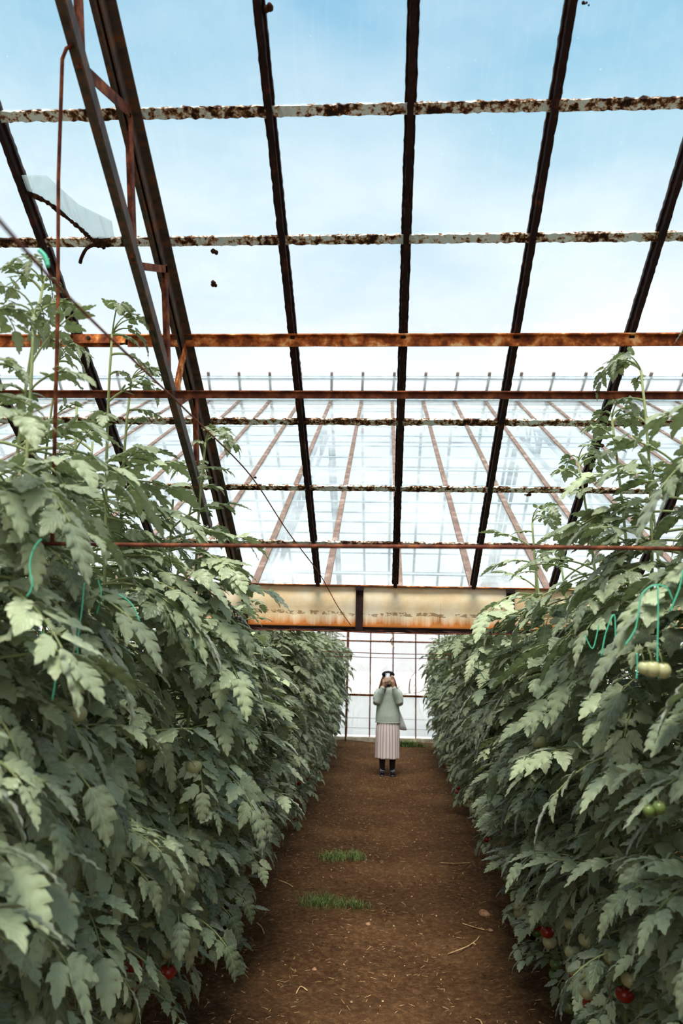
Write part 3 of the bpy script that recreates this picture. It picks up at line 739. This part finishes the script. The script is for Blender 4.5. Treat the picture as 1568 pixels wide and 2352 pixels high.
# ------------------------------------------------------------------ person
M['skin'] = mat('skin', (240, 196, 166), .5, .35); M['skin'].node_tree.nodes[BS].inputs['Subsurface Weight'].default_value = .1
M['wool'] = noisy('sage_knit', [(.35, (188, 198, 184)), (.65, (216, 224, 210))], 90, .9, .15, bump=.5, dist=.003)
M['black'] = mat('black_wool', (26, 24, 30), .8, .2); M['boot'] = mat('black_leather', (24, 18, 20), .35, .5)
M['tights'] = mat('dark_tights', (50, 30, 30), .8, .2); M['hair'] = noisy('brown_hair', [(.35, (52, 30, 22)), (.65, (118, 72, 44))], 12, .5, .4, (8, 8, 1), 0)
M['phone'] = mat('white_phone', (226, 230, 238), .2, .5); M['lens'] = mat('dark_lens', (30, 30, 34), .1, .5)
M['tote'] = noisy('pale_canvas', [(.4, (206, 202, 200)), (.6, (224, 222, 220))], 30, .9, .1)
m = mat('striped_cotton', rough=.9, spec=.1); n = N(m); b = n.n[BS]
uv = n.new('UVMap'); sp = n.new('SeparateXYZ'); n.link(uv.outputs[0], sp.inputs[0])
fr = n.new('Math', operation='FRACT'); n.link(sp.outputs[0], fr.inputs[0])
n.link(n.ramp(fr.outputs[0], [(0, lin(250, 240, 236)), (.34, lin(250, 242, 236)), (.40, lin(190, 112, 110)), (.54, lin(184, 102, 104)), (.60, lin(250, 242, 236)), (.80, lin(248, 236, 230)), (.84, lin(232, 200, 192)), (.90, lin(248, 236, 230))]), b.inputs['Base Color'])
M['stripe'] = m
pc = atZ(889, 1777); person = empty('person', (pc.x, pc.y, gz(pc.x, pc.y))); person.rotation_euler = (0, 0, .03)
tag(person, 'person in sage sweater, striped skirt and black beret photographing with a phone on the path', 'person')
def remesh(o, vox, sm=4):
    r = o.modifiers.new('r', 'REMESH'); r.mode = 'VOXEL'; r.voxel_size = vox; r.use_smooth_shade = True
    if sm: s_ = o.modifiers.new('s', 'SMOOTH'); s_.iterations = sm; s_.factor = .5
# body. x: picture right, -y: towards the camera
ELR, ELL = V((-.205, -.06, 1.165)), V((.205, -.06, 1.165))       # elbows (picture left / right)
SHR, SHL = V((-.155, .01, 1.375)), V((.155, .01, 1.375))
WRR, WRL = V((-.085, -.17, 1.435)), V((.085, -.165, 1.43))
bm = bmesh.new()
tube(bm, [(0, .01, .80), (0, .01, .95), (0, .005, 1.1), (0, .0, 1.25), (0, .01, 1.36), (0, .02, 1.40)], [.13, .125, .115, .13, .12, .05], 16, sy=.7, up=V((0, 1, 0)))
tube(bm, [(0, .02, 1.36), (0, .01, 1.47)], [.05, .046], 12)
ellip(bm, (0, .0, 1.555), (.073, .092, .105)); ellip(bm, (0, -.025, 1.497), (.052, .055, .045)); ellip(bm, (0, -.096, 1.54), (.011, .016, .017), 8, 6)
tube(bm, [(0, -.09, 1.565), (0, -.103, 1.54)], [.007, .011], 6)
ellip(bm, (0, -.083, 1.508), (.022, .009, .006), 8, 6); ellip(bm, (0, -.081, 1.500), (.02, .009, .006), 8, 6)
for s_ in (-1, 1):
    ellip(bm, (s_ * .074, .01, 1.545), (.009, .018, .03), 8, 8); ellip(bm, (s_ * .03, -.084, 1.562), (.012, .008, .008), 8, 6)
for sh, el, wr in ((SHR, ELR, WRR), (SHL, ELL, WRL)):
    tube(bm, [sh, sh.lerp(el, .5), el, el.lerp(wr, .35), el.lerp(wr, .75), wr], [.05, .044, .038, .036, .028, .024], 12)
for s_ in (-1, 1):
    tube(bm, [(s_ * .085, .01, .82), (s_ * .085, .0, .5), (s_ * .085, .01, .46), (s_ * .085, .02, .33), (s_ * .083, .02, .12), (s_ * .083, .01, .05)], [.085, .06, .055, .054, .036, .038], 12)
    tube(bm, [(s_ * .083, .03, .045), (s_ * .088, -.12, .03)], [.036, .028], 10)
# hands
def finger(bm, pts, r0): 
    tube(bm, pts, [r0, r0 * .97, r0 * .9, r0 * .75][:len(pts)], 8); ellip(bm, pts[-1], (r0 * .75,) * 3, 8, 6); ellip(bm, pts[0], (r0,) * 3, 8, 6)
PHC = V((-.016, -.215, 1.575))      # phone centre
# picture-left hand: fingers wrap across the phone's back from the left
palm = V((-.068, -.19, 1.505)); tube(bm, [WRR, WRR.lerp(palm, .5), palm, palm + V((.002, 0, .04))], [.024, .03, .038, .034], 10, sy=.5, up=V((0, 1, 0)))
for k in range(4):
    z = 1.500 + k * .0185; L = (.062, .072, .074, .064)[k]
    b0 = V((-.072, -.197, z + .012)); finger(bm, [b0, b0 + V((.022, -.026, .002)), b0 + V((.022 + L * .45, -.031, .010)), b0 + V((.022 + L * .9, -.026, .016))], .0085)
finger(bm, [V((-.062, -.178, 1.50)), V((-.050, -.176, 1.535)), V((-.044, -.190, 1.565))], .0095)
# picture-right hand: held upright against the phone's other edge
palm = V((.066, -.19, 1.515)); tube(bm, [WRL, WRL.lerp(palm, .5), palm, palm + V((-.004, 0, .04))], [.024, .03, .037, .034], 10, sy=.5, up=V((0, 1, 0)))
for k in range(4):
    x = .050 + k * .0165; L = (.05, .062, .060, .046)[k]
    b0 = V((x, -.198, 1.548)); finger(bm, [b0, b0 + V((-.004, -.010, L * .5)), b0 + V((-.012, -.018, L * .85)), b0 + V((-.022, -.016, L * 1.1))], .0085)
finger(bm, [V((.052, -.19, 1.50)), V((.038, -.215, 1.520)), V((.024, -.226, 1.545))], .0095)
o = link('body', bm, M['skin'], person, True); remesh(o, .0045, 2)
# sweater
bm = bmesh.new()
lv = [(.845, .198, .135), (.87, .205, .14), (.95, .205, .14), (1.05, .195, .135), (1.15, .185, .13), (1.25, .18, .125), (1.33, .17, .115), (1.385, .13, .10), (1.415, .075, .075)]
rings = []
for z, a, b_ in lv:
    rings.append([bm.verts.new((a * math.cos(t), .01 + b_ * math.sin(t) * (1 + .02 * math.sin(3 * t + z * 20)), z + .004 * math.sin(5 * t))) for t in [2 * math.pi * k / 32 for k in range(32)]])
for i in range(len(rings) - 1):
    for k in range(32): bm.faces.new((rings[i][k], rings[i][(k + 1) % 32], rings[i + 1][(k + 1) % 32], rings[i + 1][k]))
bm.faces.new(rings[0][::-1]); bm.faces.new(rings[-1])
for sh, el, wr in ((SHR, ELR, WRR), (SHL, ELL, WRL)):
    s_ = 1 if el.x > 0 else -1
    e2 = el + V((-.012 * s_, 0, -.005))
    tube(bm, [sh + V((-.02 * s_, 0, -.02)), sh.lerp(e2, .3), sh.lerp(e2, .7), e2, e2 + V((-.01 * s_, -.04, .02)), e2.lerp(wr, .35), e2.lerp(wr, .65), e2.lerp(wr, .86), e2.lerp(wr, .98)], [.07, .074, .076, .062, .058, .068, .058, .042, .036], 14)
tube(bm, [(0, .01, 1.395), (0, .008, 1.432)], [.072, .062], 20)
o = link('sweater', bm, M['wool'], person, True); remesh(o, .008, 3)
bm = bmesh.new()
rg = []
for z, k in ((.838, 1.0), (.842, 1.015), (.858, 1.02), (.862, 1.0)): rg.append([bm.verts.new((.204 * k * math.cos(t), .01 + .142 * k * math.sin(t), z)) for t in [2 * math.pi * q / 40 for q in range(40)]])
for i in range(3):
    for k in range(40): bm.faces.new((rg[i][k], rg[i][(k + 1) % 40], rg[i + 1][(k + 1) % 40], rg[i + 1][k]))
link('hem_band', bm, M['wool'], o, True)
# skirt
bm = bmesh.new(); ns = 120; sk = []
for i, (z, a, b_) in enumerate([(.275, .205, .16), (.29, .206, .16), (.40, .203, .155), (.55, .203, .15), (.70, .200, .145), (.80, .19, .135), (.88, .165, .12)]):
    f_ = 1 - i / 6
    sk.append([bm.verts.new(((a + .004 * f_ * math.sin(t * 12)) * math.cos(t), .01 + (b_ + .006 * f_ * math.sin(t * 12 + .5)) * math.sin(t), z + .004 * math.sin(t * 7) * f_)) for t in [2 * math.pi * k / ns for k in range(ns)]])
uvl = bm.loops.layers.uv.new('UVMap')
for i in range(len(sk) - 1):
    for k in range(ns):
        f = bm.faces.new((sk[i][k], sk[i][(k + 1) % ns], sk[i + 1][(k + 1) % ns], sk[i + 1][k]))
        for l, (kk, ii) in zip(f.loops, ((k, i), (k + 1, i), (k + 1, i + 1), (k, i + 1))): l[uvl].uv = (kk / ns * 24, ii / 6)
o = link('skirt', bm, M['stripe'], person, True); sd_ = o.modifiers.new('s', 'SOLIDIFY'); sd_.thickness = .004
# tights and boots
for s_ in (-1, 1):
    bm = bmesh.new(); tube(bm, [(s_ * .085, .0, .50), (s_ * .085, .02, .34), (s_ * .084, .02, .20)], [.062, .058, .047], 16, False); link('tights', bm, M['tights'], person, True)
    bm = bmesh.new(); tube(bm, [(s_ * .083, .02, .05), (s_ * .083, .02, .13), (s_ * .084, .02, .235)], [.05, .046, .052], 16)
    tube(bm, [(s_ * .083, .06, .05), (s_ * .084, .0, .052), (s_ * .088, -.08, .042), (s_ * .09, -.125, .036)], [.042, .048, .046, .034], 14)
    bo = link('boot', bm, M['boot'], person, True); remesh(bo, .006, 2)
    bm = bmesh.new(); tube(bm, [(s_ * .083, .075, .013), (s_ * .084, .0, .013), (s_ * .088, -.09, .013), (s_ * .09, -.145, .013)], [.04, .048, .05, .034], 16, sy=.28); link('sole', bm, M['boot'], bo, True)
    bm = bmesh.new(); tube(bm, [(s_ * .05 + s_ * .0, -.075, .085), (s_ * .085, -.088, .088), (s_ * .125, -.07, .087)], .003, 6); tube(bm, [(s_ * .105, -.07, .085), (s_ * .112, -.076, .11)], .003, 6); link('buckle', bm, M['phone'], bo, True)
# hair
bm = bmesh.new(); ellip(bm, (0, .025, 1.575), (.087, .095, .10))
for s_ in (-1, 1):
    tube(bm, [(s_ * .065, .0, 1.60), (s_ * .088, -.01, 1.53), (s_ * .115, -.01, 1.45), (s_ * .15, -.025, 1.385)], [.03, .036, .034, .018], 10)
    tube(bm, [(s_ * .05, .05, 1.60), (s_ * .07, .07, 1.5), (s_ * .085, .09, 1.40), (s_ * .09, .10, 1.33)], [.04, .05, .045, .025], 10)
tube(bm, [(-.03, -.05, 1.47), (-.048, -.10, 1.43), (-.055, -.115, 1.38), (-.068, -.12, 1.325)], [.02, .022, .02, .01], 8)
o = link('hair', bm, M['hair'], person, True); remesh(o, .007, 2)
bm = bmesh.new(); ellip(bm, (0, -.055, 1.447), (.045, .02, .02), 12, 8); link('neck_scarf', bm, M['black'], person, True)
# beret
bm = bmesh.new(); ellip(bm, (0, .01, 1.628), (.11, .108, .056), 28, 14, Matrix.Rotation(-.12, 3, 'X')); tube(bm, [(0, .0, 1.60), (0, .0, 1.625)], [.083, .09], 24); tube(bm, [(0, .01, 1.665), (.003, .01, 1.69)], .005, 6)
link('beret', bm, M['black'], person, True)
# phone held in front of the face
def loc(p): return person.matrix_basis @ p
ph = empty('phone', loc(PHC)); ph.rotation_euler = (-.12, 0, .03); tag(ph, "white phone held up in front of the person's face", 'phone')
bm = bmesh.new(); box(bm, (0, 0, 0), (.072, .009, .148)); bmesh.ops.bevel(bm, geom=[e for e in bm.edges], offset=.004, segments=2, affect='EDGES'); link('case', bm, M['phone'], ph, True)
bm = bmesh.new(); box(bm, (0, .005, 0), (.066, .001, .14)); link('screen', bm, M['lens'], ph)
bm = bmesh.new(); tube(bm, [(-.022, -.004, .058), (-.022, -.0065, .058)], .007, 12, up=V((0, 0, 1))); link('camera_lens', bm, M['lens'], ph, True)
# tote bag behind the hip
tb = empty('tote_bag', loc(V((.23, .05, .72)))); tb.rotation_euler = (0, 0, .03); tag(tb, "pale canvas tote bag hanging behind the person's hip", 'bag')
bm = bmesh.new(); bg = []
for z, x0, x1, d in ((0, .02, .085, .01), (.012, -.06, .092, .03), (.08, -.10, .07, .045), (.2, -.12, .02, .045), (.32, -.13, -.03, .03), (.40, -.13, -.055, .012)):
    c, hw = (x0 + x1) / 2, (x1 - x0) / 2
    bg.append([bm.verts.new((c + hw * math.copysign(abs(math.cos(t)) ** .6, math.cos(t)), d * math.sin(t), z)) for t in [2 * math.pi * k / 20 for k in range(20)]])
for i in range(5):
    for k in range(20): bm.faces.new((bg[i][k], bg[i][(k + 1) % 20], bg[i + 1][(k + 1) % 20], bg[i + 1][k]))
bm.faces.new(bg[0][::-1]); bm.faces.new(bg[-1]); link('bag_body', bm, M['tote'], tb, True)
bm = bmesh.new(); tube(bm, spline([(-.09, .0, .38), (-.075, .03, .52), (-.08, .02, .655), (-.10, -.06, .60), (-.10, -.08, .45), (-.10, -.02, .37)], 5), .010, 6, sy=.4); link('strap', bm, M['tote'], tb, True)

# ------------------------------------------------------------------ light
w = bpy.data.worlds.new('sky'); C.world = w; w.use_nodes = True
class W: node_tree = w.node_tree
n = N(W); bg = n.n['Background']
tc = n.new('TexCoord'); sp = n.new('SeparateXYZ'); n.link(tc.outputs['Generated'], sp.inputs[0])
sky = n.ramp(sp.outputs['Z'], [(0, (.95, .96, .97, 1)), (.34, lin(238, 242, 246)), (.47, lin(208, 226, 238)), (.60, lin(172, 208, 226)), (.72, lin(124, 182, 214)), (1, lin(100, 162, 204))])
mp = n.new('Mapping'); mp.inputs['Scale'].default_value = (1, 1, 2.2); n.link(tc.outputs['Generated'], mp.inputs['Vector'])
cl = n.noise(mp.outputs[0], 2.2, 6, .55)
zfall = n.ramp(sp.outputs['Z'], [(.30, (1, 1, 1, 1)), (.46, (.75, .75, .75, 1)), (.62, (.28, .28, .28, 1)), (.8, (.3, .3, .3, 1))])
cm = n.ramp(cl, [(.44, (0, 0, 0, 1)), (.66, (1, 1, 1, 1))])
q = n.mix(1, cm, zfall, 'MULTIPLY')
n.link(n.mix(q, sky, (1, 1, 1, 1)), bg.inputs['Color']); bg.inputs['Strength'].default_value = 1.1
sl = bpy.data.lights.new('sun', 'SUN'); sl.energy = 7.5; sl.angle = math.radians(28); sl.color = (1, .96, .88)
so = bpy.data.objects.new('sun', sl); col.objects.link(so); so.rotation_euler = (math.radians(22), math.radians(-1), 0)
vs = C.view_settings; C.display_settings.display_device = 'sRGB'; vs.view_transform = 'Standard'; vs.look = 'None'; vs.exposure = .18; vs.gamma = 1; vs.use_curve_mapping = False
C.cycles.transparent_max_bounces = 24; C.cycles.max_bounces = 10
